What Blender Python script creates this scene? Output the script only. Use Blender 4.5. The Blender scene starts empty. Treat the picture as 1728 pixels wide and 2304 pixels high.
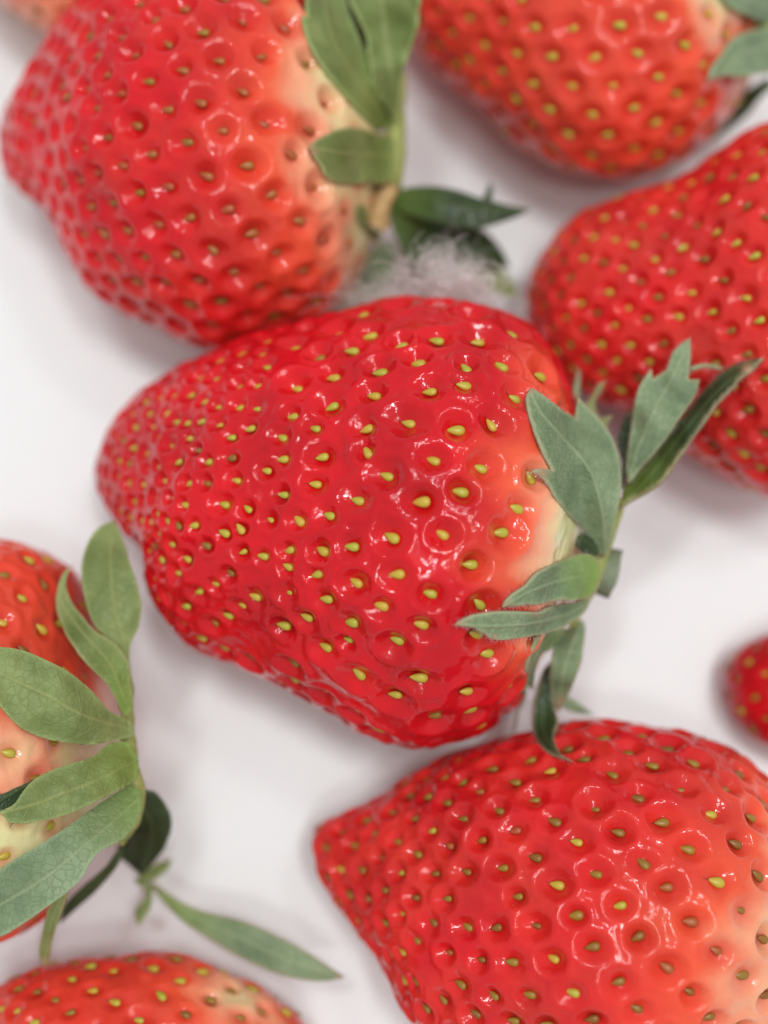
import bpy, math, random
import numpy as np
from mathutils import Vector, Matrix
from mathutils.bvhtree import BVHTree
from mathutils.geometry import delaunay_2d_cdt

random.seed(7); rng = np.random.default_rng(7)
MM = 0.001
scene = bpy.context.scene
col = scene.collection

# ------------------------------------------------------------------ camera
TILT = math.radians(12.0)
HALF = math.radians(20.0)                 # half of the vertical field of view
DIST = 122.0                              # mm from the lens to the point aimed at
AIM = np.array([0.0, 0.0, 15.0])
FWD = np.array([0.0, math.sin(TILT), -math.cos(TILT)])
RGT = np.array([1.0, 0.0, 0.0])
UPV = np.cross(RGT, FWD)
CAM = AIM - FWD * DIST
cam_data = bpy.data.cameras.new('camera')
cam_data.sensor_fit = 'VERTICAL'; cam_data.sensor_height = 36.0
cam_data.lens = 18.0 / math.tan(HALF)
cam_data.clip_start = 0.005; cam_data.clip_end = 10.0
cam_data.dof.use_dof = True
cam_data.dof.focus_distance = (DIST - 12.5) * MM
cam_data.dof.aperture_fstop = 9.0
cam_data.dof.aperture_blades = 0
cam = bpy.data.objects.new('camera', cam_data); col.objects.link(cam)
cam.matrix_world = Matrix(((RGT[0], UPV[0], -FWD[0], CAM[0]*MM), (RGT[1], UPV[1], -FWD[1], CAM[1]*MM),
                           (RGT[2], UPV[2], -FWD[2], CAM[2]*MM), (0, 0, 0, 1)))
scene.camera = cam

# ------------------------------------------------------------------ light
world = bpy.data.worlds.new('World'); scene.world = world; world.use_nodes = True
bg = world.node_tree.nodes['Background']
bg.inputs['Color'].default_value = (1.0, 1.0, 1.0, 1); bg.inputs['Strength'].default_value = 0.54

def area(name, loc, target, sx, sy, power, color, spread=180):
    l = bpy.data.lights.new(name, 'AREA'); l.shape = 'RECTANGLE'; l.size = sx; l.size_y = sy
    l.energy = power; l.color = color; l.spread = math.radians(spread)
    o = bpy.data.objects.new(name, l); col.objects.link(o)
    o.location = loc
    o.rotation_euler = (Vector(target) - Vector(loc)).to_track_quat('-Z', 'Y').to_euler()
    return o
for lx, ly, ln, wd, pw in ((0.22, -0.02, 0.22, 0.11, 4.0), (-0.16, 0.22, 0.20, 0.10, 2.6), (0.10, -0.34, 0.20, 0.10, 1.8), (0.42, 0.34, 0.20, 0.10, 1.2)):
    area('ceiling_lamp', (lx, ly, 1.1), (0, 0, 0), ln, wd, pw * 0.94, (1.0, 0.99, 0.975))

scene.view_settings.view_transform = 'Standard'
scene.view_settings.look = 'None'
scene.view_settings.exposure = 0.0
scene.view_settings.gamma = 1.0
scene.view_settings.use_curve_mapping = False
scene.cycles.use_denoising = True
scene.cycles.max_bounces = 8
scene.cycles.transparent_max_bounces = 16
scene.cycles.caustics_reflective = False
scene.cycles.caustics_refractive = False

# ------------------------------------------------------------------ geometry helpers
def ray(px, py):                          # direction through a picture point (1728 x 2304 grid)
    k = math.tan(HALF) / 1152.0
    return FWD + RGT * (px - 864.0) * k + UPV * (1152.0 - py) * k
def at(px, py, z):                        # world point (mm) seen at that picture point at height z
    d = ray(px, py)
    return CAM + d * ((z - CAM[2]) / d[2])
D = 1728.0 / 1659.0
def dd(p): return (p[0] * D, p[1] * D)
def crop(x0, y0, s): return lambda p: (x0 + s * p[0], y0 + s * p[1])
C3 = crop(1020, 740, 700 / 1548); C4 = crop(600, 0, 650 / 1659); C5 = crop(0, 1140, 800 / 1609); C8 = crop(1100, 0, 628 / 1263)

def hash3(i, j, k, seed):
    n = (i.astype(np.int64) * 73856093) ^ (j.astype(np.int64) * 19349663) ^ (k.astype(np.int64) * 83492791) ^ (seed * 2654435761)
    n = (n ^ (n >> 13)) * 1274126177 & 0x7fffffff
    return ((n ^ (n >> 16)) & 0xffff) / 32767.5 - 1.0
def vnoise(P, freq, seed=1):
    Q = P * freq; I = np.floor(Q); F = Q - I; F = F * F * (3 - 2 * F); I = I.astype(np.int64)
    out = 0
    for a in (0, 1):
        for b in (0, 1):
            for c in (0, 1):
                w = (F[:, 0] if a else 1 - F[:, 0]) * (F[:, 1] if b else 1 - F[:, 1]) * (F[:, 2] if c else 1 - F[:, 2])
                out = out + w * hash3(I[:, 0] + a, I[:, 1] + b, I[:, 2] + c, seed)
    return out
def sstep(a, b, x):
    t = np.clip((x - a) / (b - a), 0, 1); return t * t * (3 - 2 * t)

def spline(pts, n=12, closed=False, sharp=62):
    P = [np.array(p, float) for p in pts]; N = len(P); out = []
    def corner(i):
        if not closed and i in (0, N - 1): return True
        a = P[i] - P[i - 1]; b = P[(i + 1) % N] - P[i]
        c = np.dot(a[:2], b[:2]) / (np.linalg.norm(a[:2]) * np.linalg.norm(b[:2]) + 1e-9)
        return c < math.cos(math.radians(sharp))
    cor = [corner(i) for i in range(N)]
    for i in range(N if closed else N - 1):
        p0, p1, p2, p3 = P[i - 1 if (closed or i > 0) else i], P[i], P[(i + 1) % N], P[(i + 2) % N if (closed or i + 2 < N) else i + 1]
        L = np.linalg.norm(p2 - p1)
        def tan(a, b, c): 
            t = c - a; ln = np.linalg.norm(t) + 1e-9; return t / ln * L
        m1 = (p2 - p1) if cor[i] else tan(p0, p1, p2)
        m2 = (p2 - p1) if cor[(i + 1) % N] else tan(p1, p2, p3)
        for k in range(n):
            t = k / n; t2 = t * t; t3 = t2 * t
            out.append((2*t3-3*t2+1)*p1 + (t3-2*t2+t)*m1 + (-2*t3+3*t2)*p2 + (t3-t2)*m2)
    if not closed: out.append(P[-1])
    return np.array(out)

def mesh_np(name, V, quads=None, tris=None, smooth=True):
    me = bpy.data.meshes.new(name)
    V = np.asarray(V, np.float32)
    me.vertices.add(len(V)); me.vertices.foreach_set('co', V.ravel())
    idx = []; starts = []; tot = []; off = 0
    for F, n in ((quads, 4), (tris, 3)):
        if F is not None and len(F):
            F = np.asarray(F, np.int32); idx.append(F.ravel()); starts.append(off + np.arange(len(F)) * n)
            tot.append(np.full(len(F), n)); off += len(F) * n
    idx = np.concatenate(idx); starts = np.concatenate(starts).astype(np.int32)
    me.loops.add(len(idx)); me.loops.foreach_set('vertex_index', idx)
    me.polygons.add(len(starts)); me.polygons.foreach_set('loop_start', starts)
    me.update(calc_edges=True); me.validate()
    if smooth: me.polygons.foreach_set('use_smooth', np.ones(len(me.polygons), bool))
    return me
def add_attr(me, name, vals):
    a = me.attributes.new(name, 'FLOAT', 'POINT'); a.data.foreach_set('value', np.asarray(vals, np.float32))
def link(name, me, mat=None, parent=None):
    o = bpy.data.objects.new(name, me); col.objects.link(o)
    if mat is not None and not me.materials: me.materials.append(mat)
    if parent is not None: o.parent = parent
    return o

# ------------------------------------------------------------------ materials
class NT:
    def __init__(s, name):
        s.m = bpy.data.materials.new(name); s.m.use_nodes = True; s.t = s.m.node_tree
        s.b = s.t.nodes['Principled BSDF']; s.out = s.t.nodes['Material Output']
    def n(s, typ, **kw):
        x = s.t.nodes.new('ShaderNode' + typ)
        for k, v in kw.items(): setattr(x, k, v)
        return x
    def l(s, a, b): s.t.links.new(a, b)
    def setv(s, node, **kw):
        for k, v in kw.items(): node.inputs[k.replace('_', ' ')].default_value = v
    def math(s, op, a, b=None, clamp=False):
        x = s.n('Math', operation=op, use_clamp=clamp)
        for i, v in enumerate((a, b)):
            if v is None: continue
            if hasattr(v, 'is_linked'): s.l(v, x.inputs[i])
            else: x.inputs[i].default_value = v
        return x.outputs[0]
    def mix(s, fac, a, b, mode='MIX'):
        x = s.n('Mix', data_type='RGBA', blend_type=mode)
        for i, v in ((0, fac), (6, a), (7, b)):
            if hasattr(v, 'is_linked'): s.l(v, x.inputs[i])
            else: x.inputs[i].default_value = v if i == 0 else (*v, 1)
        return x.outputs[2]
    def ramp(s, fac, stops):
        r = s.n('ValToRGB'); e = r.color_ramp.elements
        while len(e) < len(stops): e.new(0.5)
        for i, (p, c) in enumerate(stops): e[i].position = p; e[i].color = (*c, 1)
        s.l(fac, r.inputs[0]); return r.outputs[0]
    def noise(s, scale, detail=3, rough=0.55, vec=None):
        x = s.n('TexNoise'); s.setv(x, Scale=scale, Detail=detail, Roughness=rough)
        s.l(vec if vec is not None else s.coord(), x.inputs['Vector']); return x.outputs['Fac']
    def coord(s):
        if not hasattr(s, 'tc'): s.tc = s.n('TexCoord')
        return s.tc.outputs['Object']
    def attr(s, name):
        return s.n('Attribute', attribute_name=name).outputs['Fac']
    def bump(s, h, dist, strength=1.0, normal=None):
        b = s.n('Bump'); b.inputs['Distance'].default_value = dist; b.inputs['Strength'].default_value = strength
        s.l(h, b.inputs['Height'])
        if normal is not None: s.l(normal, b.inputs['Normal'])
        return b.outputs['Normal']

def flesh_material(name, coat=0.9, crough=0.025, crumple=0.8, deep=(0.66, 0.005, 0.014), mid=(0.84, 0.115, 0.05), pale=(0.86, 0.42, 0.24), cream=(0.72, 0.70, 0.36)):
    s = NT(name)
    ripe = s.attr('ripe'); halo = s.attr('halo')
    n1 = s.noise(170, 4); n2 = s.noise(900, 3)
    r = s.math('ADD', ripe, s.math('MULTIPLY', s.math('SUBTRACT', n1, 0.5), 0.34))
    r = s.math('ADD', r, s.math('MULTIPLY', s.math('SUBTRACT', n2, 0.5), 0.07), clamp=True)
    c = s.ramp(r, [(0.0, cream), (0.20, pale), (0.46, mid), (0.90, deep)])
    c = s.mix(s.math('MULTIPLY', halo, 0.55), c, (0.70, 0.012, 0.010))
    blot = s.ramp(s.noise(140, 3, 0.6), [(0.30, (0.62, 0.55, 0.62)), (0.62, (1, 1, 1))])
    c = s.mix(s.math('MULTIPLY', ripe, 0.85, clamp=True), c, s.mix(1.0, c, blot, 'MULTIPLY'))
    s.l(c, s.b.inputs['Base Color'])
    s.setv(s.b, Subsurface_Weight=0.24, Subsurface_Scale=0.0008, Roughness=0.36, IOR=1.40)
    s.b.inputs['Specular IOR Level'].default_value = 0.15
    s.b.inputs['Subsurface Radius'].default_value = (1.0, 0.28, 0.18)
    s.setv(s.b, Coat_Weight=coat, Coat_Roughness=crough, Coat_IOR=1.38)
    f1 = s.noise(1100, 1, 0.5); f2 = s.noise(2700, 1, 0.5); f3 = s.noise(7000, 2, 0.5)
    h = s.math('ADD', s.math('MULTIPLY', f1, 0.62), s.math('MULTIPLY', f2, 0.36))
    s.l(s.bump(s.math('ADD', h, s.math('MULTIPLY', f3, 0.15)), 0.00012, 0.7), s.b.inputs['Normal'])
    s.l(s.bump(h, 0.00012, crumple), s.b.inputs['Coat Normal'])
    return s.m
M_flesh = flesh_material('strawberry_flesh')
M_flesh_soft = flesh_material('strawberry_flesh_satin', coat=0.75, crough=0.045, crumple=0.55, deep=(0.66, 0.010, 0.018))

def seed_material(name, a, b):
    s = NT(name)
    info = s.n('ObjectInfo')
    c = s.mix(info.outputs['Random'], a, b)
    c = s.mix(s.math('MULTIPLY', s.noise(1200, 2), 0.35), c, (0.30, 0.13, 0.02))
    s.l(c, s.b.inputs['Base Color'])
    s.setv(s.b, Roughness=0.36, Subsurface_Weight=0.15, Subsurface_Scale=0.0005)
    return s.m
M_seed = seed_material('seed_yellow_green', (0.58, 0.43, 0.05), (0.42, 0.46, 0.05))
M_seed_brown = seed_material('seed_brown_green', (0.22, 0.09, 0.015), (0.32, 0.22, 0.025))
M_seed_red = seed_material('seed_russet', (0.40, 0.06, 0.025), (0.36, 0.14, 0.03))
sm = NT('seed_style'); sm.b.inputs['Base Color'].default_value = (0.16, 0.05, 0.02, 1); sm.b.inputs['Roughness'].default_value = 0.6
M_style = sm.m

def leaf_material(name, base, light, vein, rough, vein_dark, spec=0.4, trans=0.24, netw=0.15):
    s = NT(name)
    vt = s.attr('vt'); vd = s.attr('vd'); dry = s.attr('dry'); yel = s.attr('yel')
    n1 = s.noise(260, 4); n2 = s.noise(1800, 3)
    c = s.mix(s.math('MULTIPLY', s.math('SUBTRACT', n1, 0.28), 2.2, clamp=True), tuple(x * 0.78 for x in base), tuple(x * 1.04 for x in light))
    c = s.mix(s.math('MULTIPLY', n2, 0.30), c, tuple(x * 0.72 for x in base))
    # lateral veins rising from the midrib, and the fine net between them
    ad = s.math('ABSOLUTE', vd)
    ph = s.math('SUBTRACT', s.math('MULTIPLY', vt, 0.52), s.math('MULTIPLY', ad, 0.46))
    ph = s.math('ADD', ph, s.math('MULTIPLY', s.noise(500, 2), 0.45))
    tri = s.math('ABSOLUTE', s.math('SUBTRACT', s.math('FRACT', ph), 0.5))
    lat = s.math('SUBTRACT', 1.0, s.math('MULTIPLY', tri, 13.0), clamp=True)
    mid = s.math('SUBTRACT', 1.0, s.math('MULTIPLY', ad, 4.2), clamp=True)
    vo = s.n('TexVoronoi', feature='DISTANCE_TO_EDGE'); s.setv(vo, Scale=1500.0)
    wv = s.n('TexNoise'); s.setv(wv, Scale=900.0); s.l(s.coord(), wv.inputs['Vector'])
    wa = s.n('VectorMath', operation='MULTIPLY_ADD'); s.l(wv.outputs['Color'], wa.inputs[0]); wa.inputs[1].default_value = (0.0007,) * 3; s.l(s.coord(), wa.inputs[2])
    s.l(wa.outputs[0], vo.inputs['Vector'])
    net = s.math('SUBTRACT', 1.0, s.math('MULTIPLY', vo.outputs['Distance'], 9.0), clamp=True)
    c = s.mix(s.math('MULTIPLY', net, netw), c, vein_dark)
    c = s.mix(s.math('MULTIPLY', s.math('MAXIMUM', s.math('MULTIPLY', lat, 0.30), mid), 0.6), c, vein)
    c = s.mix(s.math('MULTIPLY', s.attr('rim'), 0.55), c, tuple(min(1, x * 1.5 + 0.03) for x in light))
    c = s.mix(yel, c, (0.27, 0.42, 0.07))
    c = s.mix(s.math('MULTIPLY', dry, s.math('ADD', n2, 0.45), clamp=True), c, (0.52, 0.33, 0.20))
    s.l(c, s.b.inputs['Base Color'])
    s.setv(s.b, Roughness=rough, IOR=1.4)
    s.b.inputs['Specular IOR Level'].default_value = spec
    h = s.math('ADD', s.math('MULTIPLY', net, -0.32), s.math('MULTIPLY', s.math('MAXIMUM', mid, s.math('MULTIPLY', lat, 0.25)), 0.9))
    h = s.math('ADD', h, s.math('MULTIPLY', n2, 0.8))
    s.l(s.bump(h, 0.00012, 0.7), s.b.inputs['Normal'])
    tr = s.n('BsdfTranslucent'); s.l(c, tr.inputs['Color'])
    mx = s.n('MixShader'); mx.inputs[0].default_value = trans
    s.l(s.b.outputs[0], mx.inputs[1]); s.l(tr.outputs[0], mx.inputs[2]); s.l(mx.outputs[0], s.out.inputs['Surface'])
    return s.m
M_leaf = leaf_material('sepal_outer', (0.205, 0.305, 0.160), (0.35, 0.46, 0.27), (0.41, 0.50, 0.29), 0.43, (0.12, 0.19, 0.09), netw=0.30)
M_leaf_warm = leaf_material('sepal_outer_olive', (0.19, 0.265, 0.075), (0.34, 0.42, 0.16), (0.40, 0.45, 0.17), 0.43, (0.11, 0.17, 0.05), netw=0.10)
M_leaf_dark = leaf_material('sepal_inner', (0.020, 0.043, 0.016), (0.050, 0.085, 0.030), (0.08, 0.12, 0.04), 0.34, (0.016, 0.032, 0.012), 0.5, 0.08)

s = NT('calyx_base_green')
c = s.mix(s.noise(420, 4), (0.22, 0.28, 0.06), (0.42, 0.45, 0.14)); s.l(c, s.b.inputs['Base Color'])
s.setv(s.b, Roughness=0.5, Subsurface_Weight=0.2, Subsurface_Scale=0.001); s.l(s.bump(s.noise(1400, 3), 0.0002), s.b.inputs['Normal'])
M_calyx = s.m
s = NT('cut_stem_green')
c = s.mix(s.noise(700, 4), (0.13, 0.17, 0.10), (0.25, 0.29, 0.19)); s.l(c, s.b.inputs['Base Color'])
s.setv(s.b, Roughness=0.6); s.l(s.bump(s.noise(2200, 3), 0.0002), s.b.inputs['Normal'])
M_stem = s.m
s = NT('dry_stem_tan')
c = s.mix(s.noise(900, 4), (0.34, 0.19, 0.06), (0.66, 0.47, 0.22)); s.l(c, s.b.inputs['Base Color'])
s.setv(s.b, Roughness=0.6); s.l(s.bump(s.noise(1500, 3), 0.0003), s.b.inputs['Normal'])
M_dry = s.m
s = NT('white_fibre')
s.setv(s.b, Roughness=0.5); s.b.inputs['Base Color'].default_value = (0.97, 0.95, 0.94, 1)
tr = s.n('BsdfTranslucent'); tr.inputs['Color'].default_value = (0.97, 0.95, 0.94, 1)
mx = s.n('MixShader'); mx.inputs[0].default_value = 0.5
s.l(s.b.outputs[0], mx.inputs[1]); s.l(tr.outputs[0], mx.inputs[2]); s.l(mx.outputs[0], s.out.inputs['Surface'])
M_fibre = s.m
s = NT('white_tray')
c = s.mix(s.noise(28, 3), (0.75, 0.80, 0.81), (0.765, 0.812, 0.82)); s.l(c, s.b.inputs['Base Color'])
s.setv(s.b, Roughness=0.42, Subsurface_Weight=0.12, Subsurface_Scale=0.003)
s.l(s.bump(s.noise(60, 3), 0.0006, 0.4), s.b.inputs['Normal'])
M_tray = s.m

# ------------------------------------------------------------------ the white tray
n = 40; g = np.linspace(-0.4, 0.4, n)
X, Y = np.meshgrid(g, g); Z = np.zeros_like(X)
I = np.arange(n * n).reshape(n, n)
tray = link('tray_surface', mesh_np('tray_surface', np.stack([X.ravel(), Y.ravel(), Z.ravel()], 1),
            np.stack([I[:-1, :-1], I[:-1, 1:], I[1:, 1:], I[1:, :-1]], -1).reshape(-1, 4)), M_tray)
tray['kind'] = 'structure'; tray['label'] = 'smooth white tray surface under the strawberries'; tray['category'] = 'surface'

# ------------------------------------------------------------------ strawberries
def body_fn(up, lo, kz, zsil, settle, lump, lift=0.0):
    """station profile of a fruit lying on its side; returns f(nT,nA) -> grid of points (mm)"""
    U = spline([dd(p) for p in up], 14, sharp=80); L = spline([dd(p) for p in lo], 14, sharp=80)
    zu = np.full(len(U), float(zsil)); zl = np.full(len(L), float(zsil))
    for it in range(3):
        Uw = np.array([at(p[0], p[1], z)[:2] for p, z in zip(U, zu)]); Lw = np.array([at(p[0], p[1], z)[:2] for p, z in zip(L, zl)])
        tip = (Uw[0] + Lw[0]) / 2; end = (Uw[-1] + Lw[-1]) / 2; ax = end - tip; Ln = np.linalg.norm(ax); ax /= Ln; pr = np.array([-ax[1], ax[0]])
        def chain(Q):
            a = (Q - tip) @ ax; b = (Q - tip) @ pr
            a = np.maximum.accumulate(np.clip(a, None, Ln)); a = a + np.arange(len(a)) * 1e-6
            return a, b
        ua, ub = chain(Uw); la, lb = chain(Lw)
        A = (1 - np.cos(np.linspace(0, np.pi, 6000))) / 2 * Ln
        bu = np.interp(A, ua, ub); bl = np.interp(A, la, lb)
        w = np.abs(bu - bl) / 2; cen = (bu + bl) / 2
        hs = w * kz; hmax = hs.max()
        qa = np.concatenate([[0], np.cumsum(np.hypot(np.diff(A), np.diff(w)))]); ug = np.linspace(0, qa[-1], 140)
        hg = np.interp(ug, qa, hs)
        for _ in range(24): hg[1:-1] = hg[1:-1] * 0.5 + (hg[:-2] + hg[2:]) * 0.25
        kb = sstep(0.05, 0.18, qa / qa[-1]) * sstep(0.03, 0.12, 1 - qa / qa[-1]); hs = hs + (np.interp(qa, ug, hg) - hs) * kb; hmax = hs.max()
        zc = hs * (1 - settle) + hmax * settle + lift
        zu = np.interp(ua, A, zc); zl = np.interp(la, A, zc)
    arc = np.concatenate([[0], np.cumsum(np.hypot(np.diff(A), np.diff(w)))])
    def grid(nT, nA):
        q = np.linspace(0, arc[-1], nT); a = np.interp(q, arc, A)
        W = np.maximum(np.interp(a, A, w), 0.03); HZ = np.maximum(np.interp(a, A, hs), 0.03); WS, CS = W.copy(), np.interp(a, A, cen)
        for _ in range(int((nT / 140) ** 2 * 40)):
            WS[1:-1] = WS[1:-1] * 0.5 + (WS[:-2] + WS[2:]) * 0.25; CS[1:-1] = CS[1:-1] * 0.5 + (CS[:-2] + CS[2:]) * 0.25
        Cn = np.interp(a, A, cen); ZC = np.interp(a, A, zc)
        th = np.arange(nA) * 2 * np.pi / nA
        ct = np.cos(th); st = np.sin(th)
        sq = np.linspace(0, 1, nT); kb = sstep(0.06, 0.2, sq) * sstep(0.03, 0.12, 1 - sq); WS = W + (WS - W) * kb; CS = Cn + (CS - Cn) * kb; k4 = np.abs(ct[None]) ** 3; b = (Cn[:, None] + W[:, None] * ct[None]) * k4 + (CS[:, None] + WS[:, None] * ct[None]) * (1 - k4); z = ZC[:, None] + HZ[:, None] * st[None]
        P = np.empty((nT, nA, 3))
        P[..., :2] = tip + a[:, None, None] * ax + b[..., None] * pr
        P[..., 2] = z
        return P
    return grid, dict(tip=tip, end=end, ax=np.array([ax[0], ax[1], 0]), pr=np.array([pr[0], pr[1], 0]), zend=zc[-1], ztip=zc[0], hmax=hmax, L=Ln)

def grid_normals(P):
    dT = np.gradient(P, axis=0); dA = np.roll(P, -1, 1) - np.roll(P, 1, 1)
    N = np.cross(dA, dT); l = np.linalg.norm(N, axis=-1, keepdims=True); N = N / np.maximum(l, 1e-12)
    c = P.mean((0, 1)); sgn = np.sign(((P - c) * N).sum(-1).mean())
    return N * sgn
def grid_quads(nT, nA):
    I = np.arange(nT * nA).reshape(nT, nA); J = np.roll(I, -1, 1)
    return np.stack([I[:-1], J[:-1], J[1:], I[1:]], -1).reshape(-1, 4)

def seed_mesh(name, mats, style, bend):
    nU, nV = 9, 8; V = []; 
    for i in range(nU):
        t = i / (nU - 1); x = math.cos(math.pi * t)                 # +1 is the pointed end
        r = math.sin(math.pi * t) ** 0.9 * (1 - 0.38 * x) * 0.86
        if x > 0: r *= (1 - 0.30 * x ** 2)
        for j in range(nV):
            a = 2 * math.pi * j / nV
            ridge = 1 + 0.05 * math.cos(2 * a)
            V.append((x * 0.5 + 0.03, r * 0.33 * math.cos(a) * ridge, r * 0.25 * math.sin(a)))
    Q = grid_quads(nU, nV).tolist(); F3 = []; mi = [0] * len(Q)
    if style:
        b = len(V)
        for k in range(4):
            f = k / 3; p = Vector((0.5 + 0.42 * f, bend * f * f * 0.35, 0.02 + 0.16 * f * f)); r = 0.030 * (1 - 0.6 * f)
            for j in range(3):
                a = 2 * math.pi * j / 3; V.append((p.x, p.y + r * math.cos(a), p.z + r * math.sin(a)))
        for k in range(3):
            for j in range(3):
                Q.append([b + k*3 + j, b + k*3 + (j+1) % 3, b + k*3 + 3 + (j+1) % 3, b + k*3 + 3 + j]); mi.append(1)
    me = mesh_np(name, np.array(V) * MM, Q)
    for m in mats: me.materials.append(m)
    if style: me.polygons.foreach_set('material_index', mi)
    me.flip_normals() if False else None
    return me
SEEDS = {}
for key, mt in (('yellow', M_seed), ('brown', M_seed_brown), ('red', M_seed_red)):
    SEEDS[key] = [seed_mesh('seed', [mt, M_style], True, bnd) for bnd in (-1, 0.2, 1)] + [seed_mesh('seed', [mt], False, 0)]

BERRY = {}
def strawberry(key, up, lo, label, kz=0.8, zsil=14, settle=0.55, res=(250, 330), spacing=(2.2, 3.2), pit=(1.05, 0.50),
               pale=(), seedmix=(('yellow', 1.0),), seedlen=(0.9, 1.18), given=(), groove=(), ripe_base=1.0, tipred=0.0, lump=0.5, rs=1, lift=0.0, mat=None, zmin=-0.45, smax=0.95):
    r = np.random.default_rng(100 + rs)
    grid, inf = body_fn(up, lo, kz, zsil, settle, lump, lift)
    def base(nT, nA):
        P = grid(nT, nA); N = grid_normals(P); F = P.reshape(-1, 3)
        end = sstep(0.0, 0.12, np.linspace(0, 1, nT)) * sstep(0.02, 0.22, np.linspace(1, 0, nT))
        h = lump * (vnoise(F, 1 / 9.0, rs) + 0.45 * vnoise(F, 1 / 4.2, rs + 9)).reshape(nT, nA) * end[:, None]
        low = sstep(0.3, 2.5, P[..., 2])                        # the underside stays on the tray
        return P + N * (h * low)[..., None]
    Pc = base(140, 180); Fc = Pc.reshape(-1, 3); Nc = grid_normals(Pc).reshape(-1, 3)
    bvh = BVHTree.FromPolygons([tuple(v) for v in Fc], [tuple(q) for q in grid_quads(140, 180)])
    o3 = Vector(CAM)
    def hit(p):
        h = bvh.ray_cast(o3, Vector(ray(*p)).normalized())
        return None if h[0] is None else np.array(h[0])
    tip3 = np.array([*inf['tip'], inf['ztip']]); end3 = np.array([*inf['end'], inf['zend']])
    def s_of(P): return np.clip(((P - tip3) @ inf['ax']) / inf['L'], 0, 1)
    def space(P): sv = s_of(P); return spacing[0] + (spacing[1] - spacing[0]) * sstep(0.05, 0.75, sv)
    # --- seed positions: the ones that can be read off first, then an even scatter
    pts = [h for h in  (hit(dd(p)) for p in given) if h is not None]
    ar = np.linalg.norm(np.cross(np.roll(Pc, -1, 1)[:-1] - Pc[:-1], Pc[1:] - Pc[:-1]), axis=-1).ravel()
    if not len(given):                                          # seeds sit in spirals, as they grow
        rows = ar.reshape(139, 180).sum(1); mid_ = (Pc[1:] + Pc[:-1]).mean(1) / 2
        dens = rows / (0.80 * space(mid_) ** 2); dens[s_of(mid_) > smax] = 0
        cum = np.concatenate([[0], np.cumsum(dens)]); Nk = int(cum[-1])
        for k in range(Nk):
            u = np.interp(k + 0.5, cum, np.arange(140)); th = (k * 0.381966 + 0.1) % 1.0 * 180
            i0 = min(int(u), 138); j0 = int(th) % 180; fu = u - i0; ft = th - int(th)
            q = (Pc[i0, j0] * (1 - ft) + Pc[i0, (j0 + 1) % 180] * ft) * (1 - fu) + (Pc[i0 + 1, j0] * (1 - ft) + Pc[i0 + 1, (j0 + 1) % 180] * ft) * fu
            if Nc[i0 * 180 + j0][2] > zmin and r.random() > 0.03: pts.append(q + r.normal(0, 0.13, 3) * (1 - Nc[i0 * 180 + j0] ** 2))
    pick = r.choice(len(ar), 9000, p=ar / ar.sum())
    cand = Fc[:-180][pick] + r.normal(0, 0.08, (9000, 3)); cn = Nc[:-180][pick]
    ok = (s_of(cand) < smax) & (cn[:, 2] > zmin); cand = cand[ok]
    sp = space(cand)
    if len(given):                                              # fill only where none could be read off
        tc = CAM - cand; tc /= np.linalg.norm(tc, axis=1, keepdims=True)
        fc = (tc * cn[ok]).sum(1); sv = s_of(cand)
        sp = sp * np.where(fc > 0.10, np.where((sv < 0.33) | (fc < 0.38), 1.02, 2.1), 1.0)
    for f in ((1.06, 0.94, 0.86) if len(given) else ()):
        for p, d0 in zip(cand, sp):
            if not pts or np.min(np.sum((np.array(pts) - p) ** 2, 1)) > (d0 * f) ** 2: pts.append(p)
    S = np.array(pts); sps = space(S)
    # nearest-neighbour spacing sets each pit's width
    dm = np.linalg.norm(S[:, None] - S[None], axis=-1) + np.eye(len(S)) * 99
    nn = np.sort(dm, 1)[:, :3].mean(1)
    R = pit[0] * np.clip(nn / 3.3, 0.40, 1.10) * r.uniform(0.82, 1.12, len(S)); 
    dep = pit[1] * np.clip(nn / 3.0, 0.45, 1.1) * r.uniform(0.7, 1.25, len(S))
    near = np.array([np.argmin(np.sum((Fc - p) ** 2, 1)) for p in S]); SN = Nc[near]
    dep *= 1 - 0.85 * sstep(0.85, 0.95, s_of(S))
    # --- the flesh
    nT, nA = res
    P = base(nT, nA); N = grid_normals(P); F = P.reshape(-1, 3).copy(); NN = N.reshape(-1, 3)
    pith = np.zeros(len(F)); rimh = np.zeros(len(F)); halo = np.zeros(len(F))
    ax = inf['ax']; ell = r.uniform(0.05, 0.40, len(S))
    for i in range(len(S)):
        box = np.abs(F - S[i]).max(1) < R[i] * 3.2
        ids = np.nonzero(box)[0]
        dv = F[ids] - S[i]; along = dv @ ax
        sq = ell[i]; d2 = (dv ** 2).sum(1) - sq * along ** 2              # pits run a little along the fruit
        x = np.sqrt(np.maximum(d2, 0)) / R[i]
        gpit = np.exp(-np.power(x, 2.3)); rim = (0.24 if len(given) else 0.21) * np.exp(-((x - 1.48) / 0.42) ** 2)
        pith[ids] += dep[i] * gpit; rimh[ids] = np.maximum(rimh[ids], dep[i] * rim)
        halo[ids] = np.maximum(halo[ids], np.exp(-(x / 1.05) ** 2))
    h = rimh - pith
    wr = vnoise(F * np.array([1, 1, 1]), 1 / 1.1, rs + 3) * 0.09 + vnoise(F, 1 / 0.5, rs + 4) * 0.03 + vnoise(F, 1 / 2.3, rs + 6) * 0.22
    calm = 1 - sstep(0.87, 0.95, s_of(F))
    h = (h + wr * sstep(0.0, 0.1, s_of(F))) * (0.12 + 0.88 * calm)
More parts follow.
